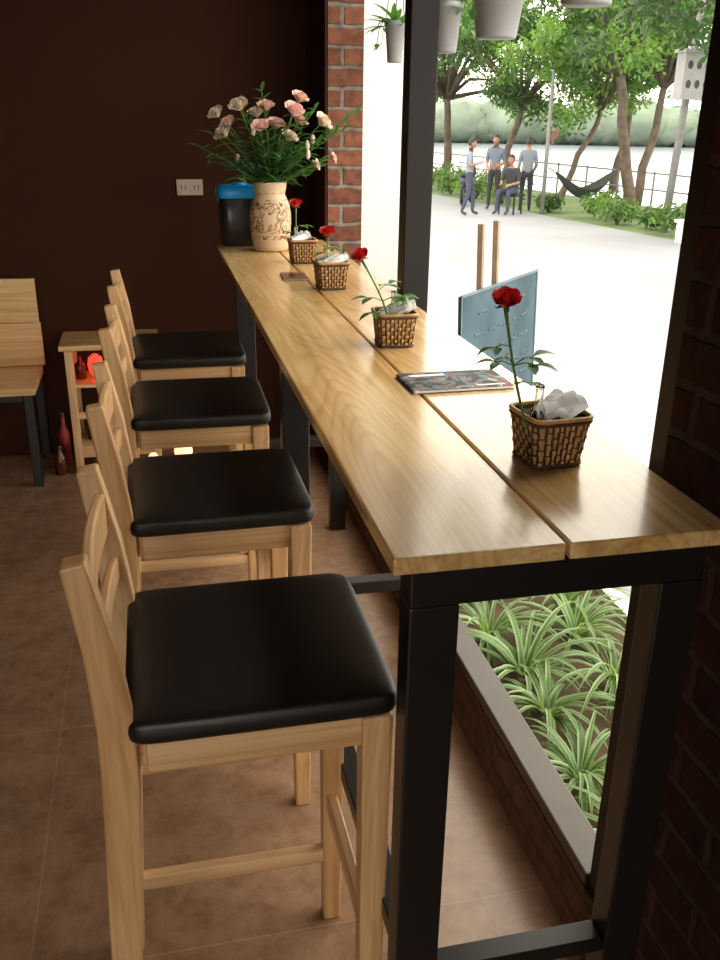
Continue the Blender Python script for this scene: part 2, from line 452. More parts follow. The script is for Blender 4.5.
# ------------------------------------------------------------------ bar stools
def stool(y0, dx=0., rot=0.):
    b = MB()
    x0, x1 = -.075, .310; d = .385; ym = d/2; xm = (x0+x1)/2
    zs = .774
    b.sell((xm, ym, zs+.022), ((x1-x0)/2+.007, d/2+.007, .027), 'leather', .40, .13, 80, 16,
           fn=lambda p: V((p.x, p.y, p.z+(.006*(1-(p.x/.2)**2)*(1-(p.y/.2)**2) if p.z > 0 else 0))))
    for y in (.026, d-.026):
        b.box((x0+.02, y-.013, zs-.058), (x1-.03, y+.013, zs-.002), 'wx')
    b.box((x0+.005, .03, zs-.058), (x0+.027, d-.03, zs-.002), 'wy')
    b.box((x1-.04, .03, zs-.058), (x1-.016, d-.03, zs-.002), 'wy')
    for y in (.024, d-.024):
        b.beam([(-.130, y, 0), (-.110, y, .40), (-.093, y, .70), (-.092, y, .80), (-.103, y, .93), (-.125, y, 1.062)],
               [.036]*6, [.038, .048, .054, .052, .044, .034], 'wz')
        b.beam([(x1-.028, y, 0), (x1-.026, y, zs-.003)], [.036, .040], [.036, .048], 'wz')
        b.box((-.116, y-.011, .155), (x1-.04, y+.011, .19), 'wx')
    b.box((x1-.041, .04, .30), (x1-.019, d-.04, .338), 'wy')
    b.box((-.120, .04, .30), (-.102, d-.04, .33), 'wy')
    for z, h, xx in ((.985, .075, -.108), (.885, .042, -.096)):
        pts = [(xx-.010*math.sin(math.pi*t/8), .036+(d-.072)*t/8, z) for t in range(9)]
        b.beam(pts, .016, h, 'wy', ref=(1, 0, 0))
    ob = b.build('bar_stool', .004)
    ob.location = (dx, y0, 0); ob.rotation_euler[2] = rot
    return ob
stool(1.07, -.003); stool(1.755, -.008, .012); stool(2.45, -.014, -.01); stool(3.12, -.014, 0)

# ------------------------------------------------------------------ table items
def basket(c, w=.06, h=.085):
    b = MB(); nst = 32; rows = 8; wb = w*.82
    def sq(th, r, e=7):
        cx, sy = math.cos(th), math.sin(th); q = (abs(cx)**e+abs(sy)**e)**(-1/e)
        return r*q*cx, r*q*sy
    N = nst*6
    for k in range(rows):
        zc = h*(k+.5)/rows; hh = h/rows*.46; vs = []
        for j in range(N):
            th = 2*math.pi*j/N
            off = .0020*math.sin(j/6*math.pi+(k % 2)*math.pi)
            for dz, do in ((-hh, -.0010), (-hh*.5, .0003), (hh*.5, .0003), (hh, -.0010)):
                z = zc+dz; r = wb+(w-wb)*z/h+off+do
                x, y = sq(th, r); vs.append((x, y, z))
        fs = []
        for j in range(N):
            j2 = (j+1) % N
            for q in range(3): fs.append((4*j+q, 4*j2+q, 4*j2+q+1, 4*j+q+1))
        b.add(vs, fs, 'band')
    for i in range(nst):
        for dd in (-.018, .018):
            th = 2*math.pi*(i)/nst+dd
            x0, y0 = sq(th, wb); x1, y1 = sq(th, w)
            b.tube([(x0, y0, 0), (x1, y1, h)], .0016, 'stake', 5)
    for z, r, k in ((h, w+.001, 'band'), (h-.006, w+.0005, 'stake'), (.002, wb+.001, 'stake')):
        b.tube([(*sq(2*math.pi*j/80, r), z) for j in range(80)], .0036, k, 6, closed=True)
    b.lathe([(wb-.004, .003), (w-.004, h-.006)], (0, 0, 0), 'stake', 40, 7)
    return b

def napkins(b, w, h, seed, mx=0.0):
    rr = random.Random(seed)
    for i in range(5):
        x = mx+rr.uniform(-.4, .55)*w; y = rr.uniform(-.45, .45)*w; a = rr.uniform(-.5, .5)
        p0 = V((x-.028*math.cos(a), y-.028*math.sin(a), h-.010+rr.uniform(0, .008)))
        p1 = V((x+.028*math.cos(a), y+.028*math.sin(a), h+.008+rr.uniform(0, .014)))
        n = 9; pts = [p0.lerp(p1, t/n) for t in range(n+1)]
        b.tube(pts, [.012+rr.uniform(-.0015, .0025) for _ in range(n+1)], 'paper', 14, cap=False)
        b.tube([pts[-1], pts[-2], pts[2]], [.0075, .007, .007], 'paper', 12, cap=False)
        b.tube([pts[-1]-(p1-p0)*.03, pts[-1]], [.003, .004], 'paper', 8)
        d = (p1-p0).normalized(); sd = d.cross(V((0, 0, 1))).normalized()
        q = p0+V((0, 0, .011))
        b.add([q, q+d*.055, q+d*.056+sd*.02-V((0, 0, .012)), q+sd*.018-V((0, 0, .013))], [(0, 1, 2, 3)], 'paper')

def make_basket(x, y, rz, seed, w=.05, h=.078, mx=0):
    b = basket((0, 0, 0), w, h); napkins(b, w, h, seed, mx)
    o = b.build('wicker_basket'); o.location = (x, y, TZ+.0025); o.rotation_euler[2] = rz
    return o

def rose(base, head, tilt, r, leaves, curve=(0, 0)):
    b = MB(); B = V(base); Hd = V(head)
    pts = [B.lerp(Hd, t/8)+V((curve[0]*math.sin(math.pi*t/8), curve[1]*math.sin(math.pi*t/8), 0)) for t in range(9)]
    b.tube(pts, [.0022]*7+[.0025, .004], 'stem', 7)
    b.flower(Hd, r, 'rose', tilt, .35, 5, 3)
    for i in range(5):
        a = 2*math.pi*i/5; t = V(tilt).normalized()
        s1 = t.orthogonal().normalized(); s2 = t.cross(s1)
        d = s1*math.cos(a)+s2*math.sin(a)
        b.leaf(Hd+t*r*.1, d*1.+t*.25, r*.9, r*.35, 'stem', up=t, bend=.2)
    for (t, az, el, ln) in leaves:
        i = int(t*8); p = pts[i]
        d = V((math.cos(az)*math.cos(el), math.sin(az)*math.cos(el), math.sin(el)))
        tip = p+d*ln
        b.tube([p, p.lerp(tip, .5)+V((0, 0, .004)), tip], .0011, 'stem', 5)
        b.leaf(tip, d, ln*.95, ln*.66, 'leaf', bend=.35)
        sd = d.cross(V((0, 0, 1))).normalized()
        b.leaf(p.lerp(tip, .75), d*.4+sd, ln*.8, ln*.52, 'leaf', bend=.3)
        b.leaf(p.lerp(tip, .7), d*.4-sd, ln*.8, ln*.52, 'leaf', bend=.3)
    c = (B.x, B.y, B.z)
    b.lathe([(.0, -.0), (.013, 0), (.014, .004), (.014, .062), (.010, .078), (.0065, .088), (.0065, .112), (.008, .116), (.0065, .1165), (.005, .112), (.005, .088), (.012, .062), (.012, .006), (0, .005)], c, 'glass', 20)
    return b.build('red_rose')

make_basket(.592, 1.248, .10, 3, .049, .078, .010)
rose((.562, 1.228, TZ+.014), (.499, 1.235, TZ+.250), (-.15, -.45, .85), .0185,
     [(.65, .1, .35, .036), (.76, 3.0, -.1, .026), (.66, -.5, .1, .034), (.63, 2.6, .1, .030), (.65, 1.6, .2, .03), (.5, .6, -.1, .034)], (-.006, 0))
make_basket(.550, 2.05, -.05, 5, .047, .076)
rose((.542, 2.03, TZ+.014), (.464, 2.03, TZ+.202), (-.4, -.35, .8), .018,
     [(.5, 2.6, .1, .04), (.6, .2, .1, .045), (.5, -.6, .3, .045), (.45, 3.3, -.1, .035), (.72, .6, .3, .04)], (.012, 0))
make_basket(.545, 2.82, .05, 8, .049, .080)
rose((.53, 2.82, TZ+.014), (.535, 2.82, TZ+.158), (-.1, -.3, .9), .022, [(.7, 2.6, .1, .03), (.8, .2, .1, .035), (.75, -1.5, .1, .03)])
make_basket(.542, 3.36, .0, 11, .049, .080)
rose((.52, 3.36, TZ+.014), (.52, 3.36, TZ+.195), (-.1, -.3, .9), .021, [(.6, 2.6, .1, .03), (.7, .2, .1, .035)])

b = MB()
b.box((-.103, -.063, 0), (.103, .063, .0045), 'paper')
b.box((-.105, -.064, .0045), (.105, .064, .0055), 'mag'); b.box((-.105, -.064, -.001), (.105, .064, .0), 'mag')
b.box((-.107, -.064, -.001), (-.103, .064, .0055), 'mag')
b.box((-.085, .035, .0055), (-.01, .048, .0058), 'paper'); b.box((.03, -.05, .0055), (.09, -.043, .0058), 'paper')
o = b.build('magazine'); o.location = (.588, 1.70, TZ+.002); o.rotation_euler[2] = .02
b = MB(); b.box((-.04, -.07, 0), (.04, .07, .003), 'paper'); b.box((-.041, -.071, .003), (.041, .071, .004), 'brownmag')
b.box((-.02, -.03, .004), (.02, .04, .0043), 'bottle'); b.box((-.041, -.071, -.001), (.041, .071, 0), 'brownmag')
o = b.build('menu_booklet'); o.location = (.46, 3.03, TZ+.002); o.rotation_euler[2] = -.05

# vase with bouquet
vc = (.47, 3.70, TZ+.001)
b = MB()
prof = [(.0, 0), (.064, 0), (.070, .006), (.071, .02), (.077, .05), (.082, .10), (.082, .14), (.077, .175), (.066, .200), (.060, .212), (.060, .222), (.064, .235), (.066, .252), (.068, .258),
        (.066, .262), (.060, .260), (.057, .24), (.055, .215), (.06, .19), (.0, .10)]
b.lathe(prof, vc, 'vase', 48)
o = b.build('ceramic_vase', origin=vc)
b = MB()
rr = random.Random(5)
heads = [(232, 135, 0), (262, 129, -.03), (292, 115, -.05), (300, 124, .03), (319, 124, 0), (226, 118, .03), (314, 160, -.04), (331, 154, 0), (245, 112, .02), (262, 118, .05),
         (288, 138, -.04), (270, 112, .02), (300, 104, .04), (278, 128, .06), (236, 126, .05)]
for i, (px, py, dy) in enumerate(heads):
    p = V((.47+(px-271)*.0041, 3.70+dy+rr.uniform(-.04, .04), 1.336+(180-py)*.0041))
    q = V((.47+(px-271)*.0006, 3.70+dy*.3, TZ+.235))
    mid = q.lerp(p, .5)+V((-(px-271)*.0004, 0, .02))
    pts = [(q*(1-t)*(1-t)+mid*2*t*(1-t)+p*t*t) for t in [k/6 for k in range(7)]]
    b.tube([V((.47, 3.70, TZ+.11))]+pts, .0022, 'stem', 5)
    ax = (p-mid).normalized()+V((0, -.5, .1))
    small = px > 305 and py > 140
    b.flower(p, rr.uniform(.026, .033) if not small else .018, 'pink' if rr.random() < .7 else 'cream', ax, .5, 4, 3)
    for k in (1, 2, 3, 4, 5):
        for sgn in (-1, 1):
            b.leaf(pts[k], (sgn*rr.uniform(.5, 1), rr.uniform(-.6, .6), rr.uniform(.0, .7)), rr.uniform(.045, .075), .022, 'leaf', bend=.25)
for i in range(38):
    a = rr.uniform(0, 2*math.pi); rd = rr.uniform(.05, .27)
    p = V((.48+rd*math.cos(a), 3.70+rd*.5*math.sin(a), TZ+.27+rr.uniform(.02, .26)-rd*.30))
    q = V((.47+rr.uniform(-.03, .03), 3.70+rr.uniform(-.03, .03), TZ+.235))
    mid = q.lerp(p, .5)+V((0, 0, .03))
    pts = [(q*(1-t)*(1-t)+mid*2*t*(1-t)+p*t*t) for t in [k/5 for k in range(6)]]
    b.tube(pts, .0015, 'stem', 4)
    if i % 4 == 0:
        b.sell(p, (.009, .009, .018), 'cream', 1, 1, 8, 6)
    for k in (1, 2, 3, 4, 5):
        for sgn in (-1, 1):
            b.leaf(pts[k], (sgn*rr.uniform(.4, 1), rr.uniform(-.8, .8), rr.uniform(-.1, .7)), rr.uniform(.04, .075), .022, 'leaf', bend=.3)
for tip in ((.80, 3.66, 1.60), (.74, 3.62, 1.54), (.66, 3.75, 1.62), (.45, 3.72, 1.68), (.36, 3.7, 1.64)):
    q = V((.48, 3.70, TZ+.235)); p = V(tip); mid = q.lerp(p, .5)+V((0, 0, .05))
    pts = [(q*(1-t)*(1-t)+mid*2*t*(1-t)+p*t*t) for t in [k/9 for k in range(10)]]
    b.tube(pts, .0015, 'stem', 4)
    for k in range(3, 10):
        for sgn in (-1, 1):
            b.leaf(pts[k], (sgn*.3+rr.uniform(-.2, .4), sgn*.4, .5+sgn*.3), rr.uniform(.04, .06), .016, 'leaf', bend=.2)
b.build('lisianthus_bouquet')

b = MB(); cx, cy = .368, 3.90
b.lathe([(.0, 0), (.076, 0), (.080, .006), (.088, .185), (.086, .188), (.0, .188)], (cx, cy, TZ+.001), 'black', 40, 6)
b.lathe([(.0, .188), (.092, .188), (.095, .192), (.095, .222), (.089, .232), (.06, .236), (.0, .236)], (cx, cy, TZ+.001), 'blue', 40, 6)
b.lathe([(.0, .236), (.03, .236), (.028, .244), (.0, .244)], (cx, cy, TZ+.001), 'blue', 24)
b.build('lidded_bin')

b = MB(); b.box((.135, YB-.012, 1.245), (.255, YB, 1.315), 'plastic')
for x in (.165, .225):
    b.box((x-.022, YB-.016, 1.255), (x+.022, YB-.012, 1.305), 'plastic')
    for dx in (-.009, .009): b.box((x+dx-.002, YB-.0175, 1.27), (x+dx+.002, YB-.016, 1.29), 'darkslot')
b.build('wall_socket', .002)

# ------------------------------------------------------------------ bench (left)
b = MB()
b.box((-1.8, 4.03, .44), (-.545, 4.42, .475), 'bench')
b.box((-1.8, 4.42, .475), (-.535, 4.445, .68), 'bench'); b.box((-1.8, 4.42, .682), (-.54, 4.445, .885), 'bench')
for x in (-1.76, -.60):
    b.box((x, 4.05, 0), (x+.04, 4.09, .44), 'steel'); b.box((x, 4.445, 0), (x+.04, 4.48, .86), 'steel')
    b.box((x, 4.09, .405), (x+.04, 4.445, .44), 'steel')
b.box((-1.72, 4.055, .405), (-.60, 4.085, .44), 'steel')
b.build('wooden_bench', .003)

# small crate shelf with bottles
b = MB()
x0, x1, y0, y1 = -.42, -.02, 4.18, 4.44
for x in (x0, x1-.035):
    for y in (y0, y1-.035): b.box((x, y, 0), (x+.035, y+.035, .60), 'wz')
b.box((x0-.02, y0-.02, .60), (x1+.02, y1+.02, .625), 'bench')
for z in (.12, .42):
    b.box((x0+.005, y0+.005, z), (x1-.005, y1-.005, z+.016), 'bench')
b.box((x0+.036, y0+.004, .08), (x1-.036, y0+.02, .12), 'wx')
b.box((x0+.036, y0+.004, .27), (x1-.036, y0+.02, .30), 'wx')
sh = b.build('small_shelf', .002)
def bottle(x, y, z, r, h, k):
    b = MB()
    b.lathe([(0, 0), (r, 0), (r, h*.6), (r*.4, h*.78), (r*.36, h*.96), (r*.42, h), (0, h)], (x, y, z), k, 16)
    return b
for i, (x, z, h, k) in enumerate(((-.365, .437, .11, 'bottle'), (-.13, .437, .13, 'bottle'), (-.34, .137, .14, 'bottle'), (-.27, .137, .12, 'redpr'), (-.19, .137, .12, 'bottle'), (-.12, .137, .12, 'bottle'))):
    bottle(x, 4.30, z, .026, h, k).build('glass_bottle')
b = MB()
b.lathe([(0, 0), (.022, 0), (.012, .01), (.012, .025), (.030, .045), (.036, .080), (.030, .115), (.012, .13), (0, .135)], (-.290, 4.225, .437), 'glowred', 20)
b.build('red_lamp')
b = MB()
b.lathe([(0, 0), (.03, 0), (.040, .012), (.046, .04), (.042, .07), (.03, .085), (.032, .095), (.026, .095), (.024, .085), (0, .08)], (.085, 4.30, .0), 'glowwarm', 24)
b.build('white_jar')  # white jar without a lamp; emission added to make it look bright
b = MB()
b.lathe([(0, 0), (.04, 0), (.045, .02), (.03, .03), (.03, .06), (.036, .065), (.0, .07)], (-.06, 4.10, 0), 'bottle', 20)
b.lathe([(0, .07), (.022, .07), (.024, .095), (.015, .11), (0, .112)], (-.06, 4.10, 0), 'glowwarm', 16)
b.build('candle_lantern')
for (x, y, h, r, k) in ((-.475, 4.33, .26, .026, 'redpr'), (-.49, 4.20, .14, .028, 'bottle')):
    bottle(x, y, 0, r, h, k).build('glass_bottle')

# ------------------------------------------------------------------ outside
GZ = -.5
def xe(y): return 9.8+(15.1-y)*.135
def prism(poly, z0, z1, k, name):
    n = len(poly); b = MB()
    b.add([(x, y, z1) for x, y in poly]+[(x, y, z0) for x, y in poly], [tuple(range(n)), tuple(reversed(range(n, 2*n)))]+[(n+i, n+(i+1) % n, (i+1) % n, i) for i in range(n)], k, False)
    return b.build(name)
prism([(XO, -12), (xe(-12), -12), (xe(70), 70), (-30, 70), (-30, YB+.2), (XO, YB+.2)], GZ-.3, GZ, 'road', 'road')
prism([(-30, -12), (XO, -12), (XO, YF-.2), (-30, YF-.2)], GZ-.3, -.02, 'road', 'ground_front')
prism([(xe(-12), -12), (xe(-12)+4, -12), (xe(70)+4, 70), (xe(70), 70)], GZ-.6, GZ, 'grass', 'grass_verge')
prism([(xe(-12)+4, -12), (250, -12), (250, 250), (xe(70)-40, 250), (xe(70)+4, 70)], -1.5, -.9, 'water', 'lake')

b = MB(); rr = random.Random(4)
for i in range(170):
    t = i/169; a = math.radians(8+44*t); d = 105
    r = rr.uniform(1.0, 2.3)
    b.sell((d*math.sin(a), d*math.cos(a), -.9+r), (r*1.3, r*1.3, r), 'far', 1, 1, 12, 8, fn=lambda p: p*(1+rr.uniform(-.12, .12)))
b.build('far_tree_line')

def leafcloud(b, c, rad, n, size, k, rr):
    c = V(c); vs = []; fs = []
    for i in range(n):
        d = V((rr.gauss(0, 1), rr.gauss(0, 1), rr.gauss(0, .8))).normalized()*rad*rr.random()**.4
        p = c+V((d.x, d.y, d.z*.75))
        a = V((rr.uniform(-1, 1), rr.uniform(-1, 1), rr.uniform(-1.2, .2))).normalized()
        s = a.orthogonal().normalized(); s = Matrix.Rotation(rr.uniform(0, 6.28), 3, a) @ s
        L = size*rr.uniform(.7, 1.3); W = L*.42
        o = len(vs)
        vs += [p, p+a*L*.5+s*W*.5, p+a*L, p+a*L*.5-s*W*.5]; fs.append((o, o+1, o+2, o+3))
    b.add(vs, fs, k)

def tree(base, fork, r0, canopy, seed, nleaf=350, size=.16, k=('fol1', 'fol2')):
    rr = random.Random(seed); b = MB(); B = V(base); F = V(fork)
    pts = [B.lerp(F, t/6)+V((rr.uniform(-.07, .07), rr.uniform(-.07, .07), 0))*(0 < t < 6) for t in range(7)]
    b.tube(pts, [r0*1.35]+[r0*(1-.06*i) for i in range(6)], 'bark', 10)
    for (c, rad) in canopy:
        C = V(c)
        mid = F.lerp(C, .5)+V((rr.uniform(-.2, .2), rr.uniform(-.2, .2), .25))
        b.tube([F-V((0, 0, .05)), mid, C], [r0*.55, r0*.38, r0*.12], 'bark', 7)
        for j in range(4):
            e = C+V((rr.uniform(-1, 1), rr.uniform(-1, 1), rr.uniform(-.6, .6)))*rad*.8
            b.tube([mid.lerp(C, .6), e], [r0*.15, r0*.04], 'bark', 5)
            leafcloud(b, e, rad*.55, nleaf//3, size, k[rr.random() < .45], rr)
        leafcloud(b, C, rad*.8, nleaf//2, size, k[0], rr)
    return b.build('tree')

def canopy_for(F, rad, n, seed, zlo, zhi):
    rr = random.Random(seed); out = []
    for i in range(n):
        a = 2*math.pi*(i+rr.random()*.6)/n; d = rad*rr.uniform(.35, 1)
        out.append(((F[0]+d*math.cos(a), F[1]+d*math.sin(a), rr.uniform(zlo, zhi)), rr.uniform(.75, 1.15)))
    return out
F = (10.5, 20.3, 2.6); tree((11.2, 20.4, GZ), F, .14, canopy_for(F, 2.3, 16, 1, 2.7, 5.2), 1)
F = (9.2, 28.8, 2.2); tree((9.4, 29, GZ), F, .14, canopy_for(F, 2.8, 17, 2, 1.9, 5.4), 2)
F = (10.4, 25.7, 2.0); tree((10.0, 25.9, GZ), F, .11, canopy_for(F, 2.4, 15, 3, 1.9, 5.2), 3, k=('fol2', 'fol1'))
F = (12.9, 22.5, 2.4); tree((12.5, 22.5, GZ), F, .12, canopy_for(F, 2.4, 14, 4, 2.6, 5.8), 4, k=('fol2', 'fol1'))
F = (12.3, 24.6, 1.9); tree((11.2, 24.4, GZ), F, .09, canopy_for(F, 2.2, 12, 5, 2.3, 5.2), 5)
F = (10.9, 13.6, 2.8); tree((11.3, 13.2, GZ), F, .16, canopy_for((9.7, 14.4, 0), 2.0, 11, 6, 2.9, 4.4), 6, 260, .2, ('fol2', 'fol1'))
F = (8.2, 33, 3.0); tree((9.0, 33, GZ), F, .18, canopy_for(F, 3.4, 16, 7, 2.2, 6.5), 7, 300, .2)
F = (14.5, 27.0, 2.4); tree((14.2, 27, GZ), F, .13, canopy_for(F, 3.0, 14, 8, 2.3, 6.0), 8, 300, .2)

def shrub(c, r, seed, h=1.):
    rr = random.Random(seed); b = MB(); c = V(c)
    for j in range(7):
        a = rr.uniform(0, 6.28)
        b.tube([c, c+V((math.cos(a)*r*.6, math.sin(a)*r*.6, r*h))], [.02, .008], 'bark', 5)
    for j in range(5):
        leafcloud(b, c+V((rr.uniform(-.5, .5)*r, rr.uniform(-.5, .5)*r, r*.6*h)), r*.7, 150, .12, ('hedge', 'fol1', 'fol2')[j % 3], rr)
    return b.build('shrub')
for i, y in enumerate([13.0, 14.1, 16.4, 17.5, 18.4, 19.4, 21.2]):
    shrub((xe(y)+.5+.25*(i % 2), y, GZ), .38+.16*((i*7) % 3)/2, i, 1.2)
for i, y in enumerate([23.5, 25, 26.6, 28.2, 30, 32, 34.5]):
    shrub((xe(y)+.5, y, GZ), .75, 30+i)
b = MB(); b.box((9.50, 15.0, GZ), (10.1, 15.5, GZ+.36), 'white'); b.box((9.46, 14.96, GZ+.36), (10.14, 15.54, GZ+.42), 'white'); b.build('concrete_planter', .02)

b = MB(); b.tube([(9.12, 20.75, GZ), (9.12, 20.75, 2.6)], [.05, .04], 'pole', 10); b.build('hammock_pole')
b = MB(); b.tube([(10.15, 17.0, GZ), (10.35, 17.0, 4.5)], [.08, .06], 'pole', 12); b.build('utility_pole')
b = MB()
b.box((9.86, 16.55, 2.02), (10.46, 16.85, 2.78), 'pot'); b.box((9.82, 16.50, 2.78), (10.50, 16.90, 2.84), 'pot'); b.box((9.82, 16.50, 1.98), (10.50, 16.90, 2.02), 'pot')
for r in range(2):
    for c in range(3):
        th = [2*math.pi*k/16 for k in range(16)]
        cx, cz = 9.98+.18*c, 2.24+.33*r
        b.add([(cx+.055*math.cos(t), 16.548, cz+.075*math.sin(t)) for t in th], [tuple(range(16))], 'darkslot', False)
b.build('pigeon_box')
b = MB(); A = V((9.17, 20.7, .55)); C = V((10.9, 20.35, .6)); nu, nv = 22, 8; vs = []
for i in range(nu+1):
    t = i/nu; s_ = math.sin(math.pi*t)
    for j in range(nv+1):
        u = j/nv-.5
        p = A.lerp(C, .08+.84*t)
        p.z -= .62*s_+.08 - (abs(u)**2)*1.1*s_**.7*.8
        p.y += u*.7*s_**.7+.0
        vs.append(p)
b.add(vs, [((nv+1)*i+j, (nv+1)*i+j+1, (nv+1)*(i+1)+j+1, (nv+1)*(i+1)+j) for i in range(nu) for j in range(nv)], 'hamm')
for P, idx in ((A, 0), (C, nu)):
    for j in (0, 4, 8): b.tube([P, vs[(nv+1)*idx+j]], .012, 'hamm', 5)
b.build('hammock')
b = MB(); P0, P1 = V((9.18, 20.8, 1.35)), V((11.0, 24.3, 1.6))
ln = [P0.lerp(P1, t/10)-V((0, 0, .12*math.sin(math.pi*t/10))) for t in range(11)]
b.tube(ln, .01, 'pole', 5)
for i in (2, 3, 4, 6, 7):
    p, q = ln[i], ln[i]+(ln[i+1]-ln[i])*.8
    h = .22+.08*(i % 2)
    b.add([p, q, q-V((0, .03, h)), p-V((.02, -.03, h))], [(0, 1, 2, 3)], 'cloth')
b.build('clothesline')
b = MB()
for i in range(22):
    y = 13+i*1.5; x = xe(y)+3.8
    b.tube([(x, y, GZ), (x, y, GZ+.9)], .03, 'pole', 6)
for z in (.45, .85):
    b.tube([(xe(13)+3.8, 13, GZ+z), (xe(44.5)+3.8, 44.5, GZ+z)], .022, 'pole', 6)
b.build('lakeside_railing')

b = MB(); b.box((.95, 4.75, GZ), (1.36, 5.05, 3.2), 'white'); b.box((.93, 4.73, GZ), (1.38, 5.07, GZ+.12), 'white'); b.build('exterior_pillar', .01)

# planter bed + spider plants
b = MB(); b.box((XS+.004, 1.2, GZ), (1.50, 3.55, .0), 'soil'); b.box((1.50, 1.15, GZ), (1.56, 3.6, .03), 'white'); b.box((XS+.004, 3.55, GZ), (1.5, 3.6, .03), 'white'); b.box((XO+.004, 1.15, GZ), (1.5, 1.2, .03), 'white')
b.build('planter_bed')
def spider(x, y, s, seed):
    rr = random.Random(seed); b = MB()
    for i in range(34):
        a = rr.uniform(0, 6.28); L = s*rr.uniform(.6, 1.1); el = rr.uniform(.75, 1.4)
        d = V((math.cos(a), math.sin(a), 0)); sd = V((-math.sin(a), math.cos(a), 0))
        n = 8; pts = []; p = V((x+.012*math.cos(a), y+.012*math.sin(a), .0)); e = el
        for k in range(n+1):
            pts.append(p.copy()); p = p+(d*math.cos(e)+V((0, 0, math.sin(e))))*L/n; e -= rr.uniform(.18, .34)
        for p_ in pts:
            p_.z = max(p_.z, .008); p_.x = max(p_.x, .865 if p_.y > 1.26 else .935); p_.x = min(p_.x, 1.75)
        w = .0085*rr.uniform(.8, 1.3)
        for (u0, u1, k_) in ((-1, -.45, 'spw'), (-.45, .45, 'spg'), (.45, 1, 'spw')):
            vs = []
            for k in range(n+1):
                ww = w*(1-(k/n)**2.5)+.0004
                lift = lambda u: V((0, 0, abs(u)*ww*.5))
                vs += [pts[k]+sd*u0*ww+lift(u0), pts[k]+sd*u1*ww+lift(u1)]
            b.add(vs, [(2*k, 2*k+1, 2*k+3, 2*k+2) for k in range(n)], k_)
    b.build('spider_plant')
i = 0
for y in (1.46, 1.70, 1.94, 2.18, 2.44, 2.75, 3.1):
    for x in (1.02, 1.30):
        i += 1; spider(x+R(-.03, .03), y+R(-.05, .05)+(.12 if x > 1.2 else 0), R(.26, .36), 100+i)

def hpot(x, y, z0, r, seed):
    b = MB(); rr = random.Random(seed); h = .15
    b.lathe([(0, 0), (r*.68, 0), (r*.70, .005), (r*.93, h-.022), (r*1.03, h-.020), (r*1.05, h), (r*.97, h), (r*.94, h-.02), (0, h-.025)], (x, y, z0), 'pot', 28)
    for a in (.3, 2.4, 4.5):
        b.tube([(x+r*math.cos(a), y+r*math.sin(a), z0+h), (x, y, z0+.55), (x, y, 2.60)], .0018, 'black', 5)
    for i in range(26):
        a = rr.uniform(0, 6.28); d = V((math.cos(a), math.sin(a), rr.uniform(.1, 1.4)))
        b.leaf((x+rr.uniform(-.5, .5)*r, y+rr.uniform(-.5, .5)*r, z0+h-.022), d, rr.uniform(.08, .16), .025, 'leaf', bend=.4)
    for i in range(4):
        a = rr.uniform(0, 6.28); p = V((x+r*1.0*math.cos(a), y+r*1.0*math.sin(a), z0+h+.008))
        pts = [p, p+V((.02*math.cos(a), .02*math.sin(a), -.03)), p+V((.03*math.cos(a), .03*math.sin(a), -.09))]
        b.tube([V((x, y, z0+h-.01))]+pts[:1]+pts[1:], .0015, 'stem', 4)
        for q in pts: b.leaf(q, (rr.uniform(-1, 1), rr.uniform(-1, 1), -.2), .04, .022, 'leaf')
    b.build('hanging_pot')
hpot(1.0, 3.84, 1.80, .042, 1); hpot(1.0, 3.18, 1.80, .055, 2); hpot(1.0, 2.70, 1.81, .082, 3); hpot(1.0, 2.13, 1.84, .080, 4)
b = MB(); b.box((.985, 1.5, 2.60), (1.015, 4.3, 2.64), 'frame')
for y in (1.6, 2.9, 4.2): b.box((XO, y, 2.60), (.985, y+.03, 2.64), 'frame')
b.build('pot_hanging_rail')

# easel with board
b = MB(); TL = V((1.32, 3.82, 0)); TR = V((1.964, 4.49, 0)); dr = (TR-TL).normalized(); nrm = V((dr.y, -dr.x, 0))
Lw = (TR-TL).length
def bp(u, z, off=0): return TL+dr*u*Lw+V((0, 0, z))+nrm*off
def slab(u0, u1, z0, z1, o0, o1, k, lean=.04):
    def q(u, z, o): return bp(u, z, o-lean*z)
    vs = [q(u, z, o) for z in (z0, z1) for (u, o) in ((u0, o0), (u1, o0), (u1, o1), (u0, o1))]
    b.add(vs, [(0, 1, 2, 3), (7, 6, 5, 4), (0, 4, 5, 1), (1, 5, 6, 2), (2, 6, 7, 3), (3, 7, 4, 0)], k, False)
slab(0, 1, .24, .86, .030, .045, 'board')
for u0, u1, z0, z1 in ((-.006, 1.006, .855, .868), (-.006, 1.006, .225, .24), (-.006, .004, .225, .868), (.996, 1.006, .225, .868)):
    slab(u0, u1, z0, z1, .046, .050, 'chalk')
for u in (.29, .48):
    slab(u-.012, u+.012, GZ+.01, 1.15, .0, .025, 'outwood')
slab(.15, .65, .19, .222, .02, .06, 'outwood')
b.beam([bp(.385, .80, -.04), bp(.385, GZ+.01, -.40)], .03, .03, 'outwood')
rr = random.Random(2)
for row in range(5):
    z = .76-.10*row; u = .12+rr.uniform(0, .08)
    while u < .85:
        L = rr.uniform(.05, .13); pts = []
        for k in range(12):
            pts.append(bp(u+L*k/11, z+.012*math.sin(k*2.3+row)*rr.uniform(.4, 1), .047-.04*z))
        b.tube(pts, .0028, 'chalk', 4); u += L+rr.uniform(.03, .1)
b.build('easel_board')

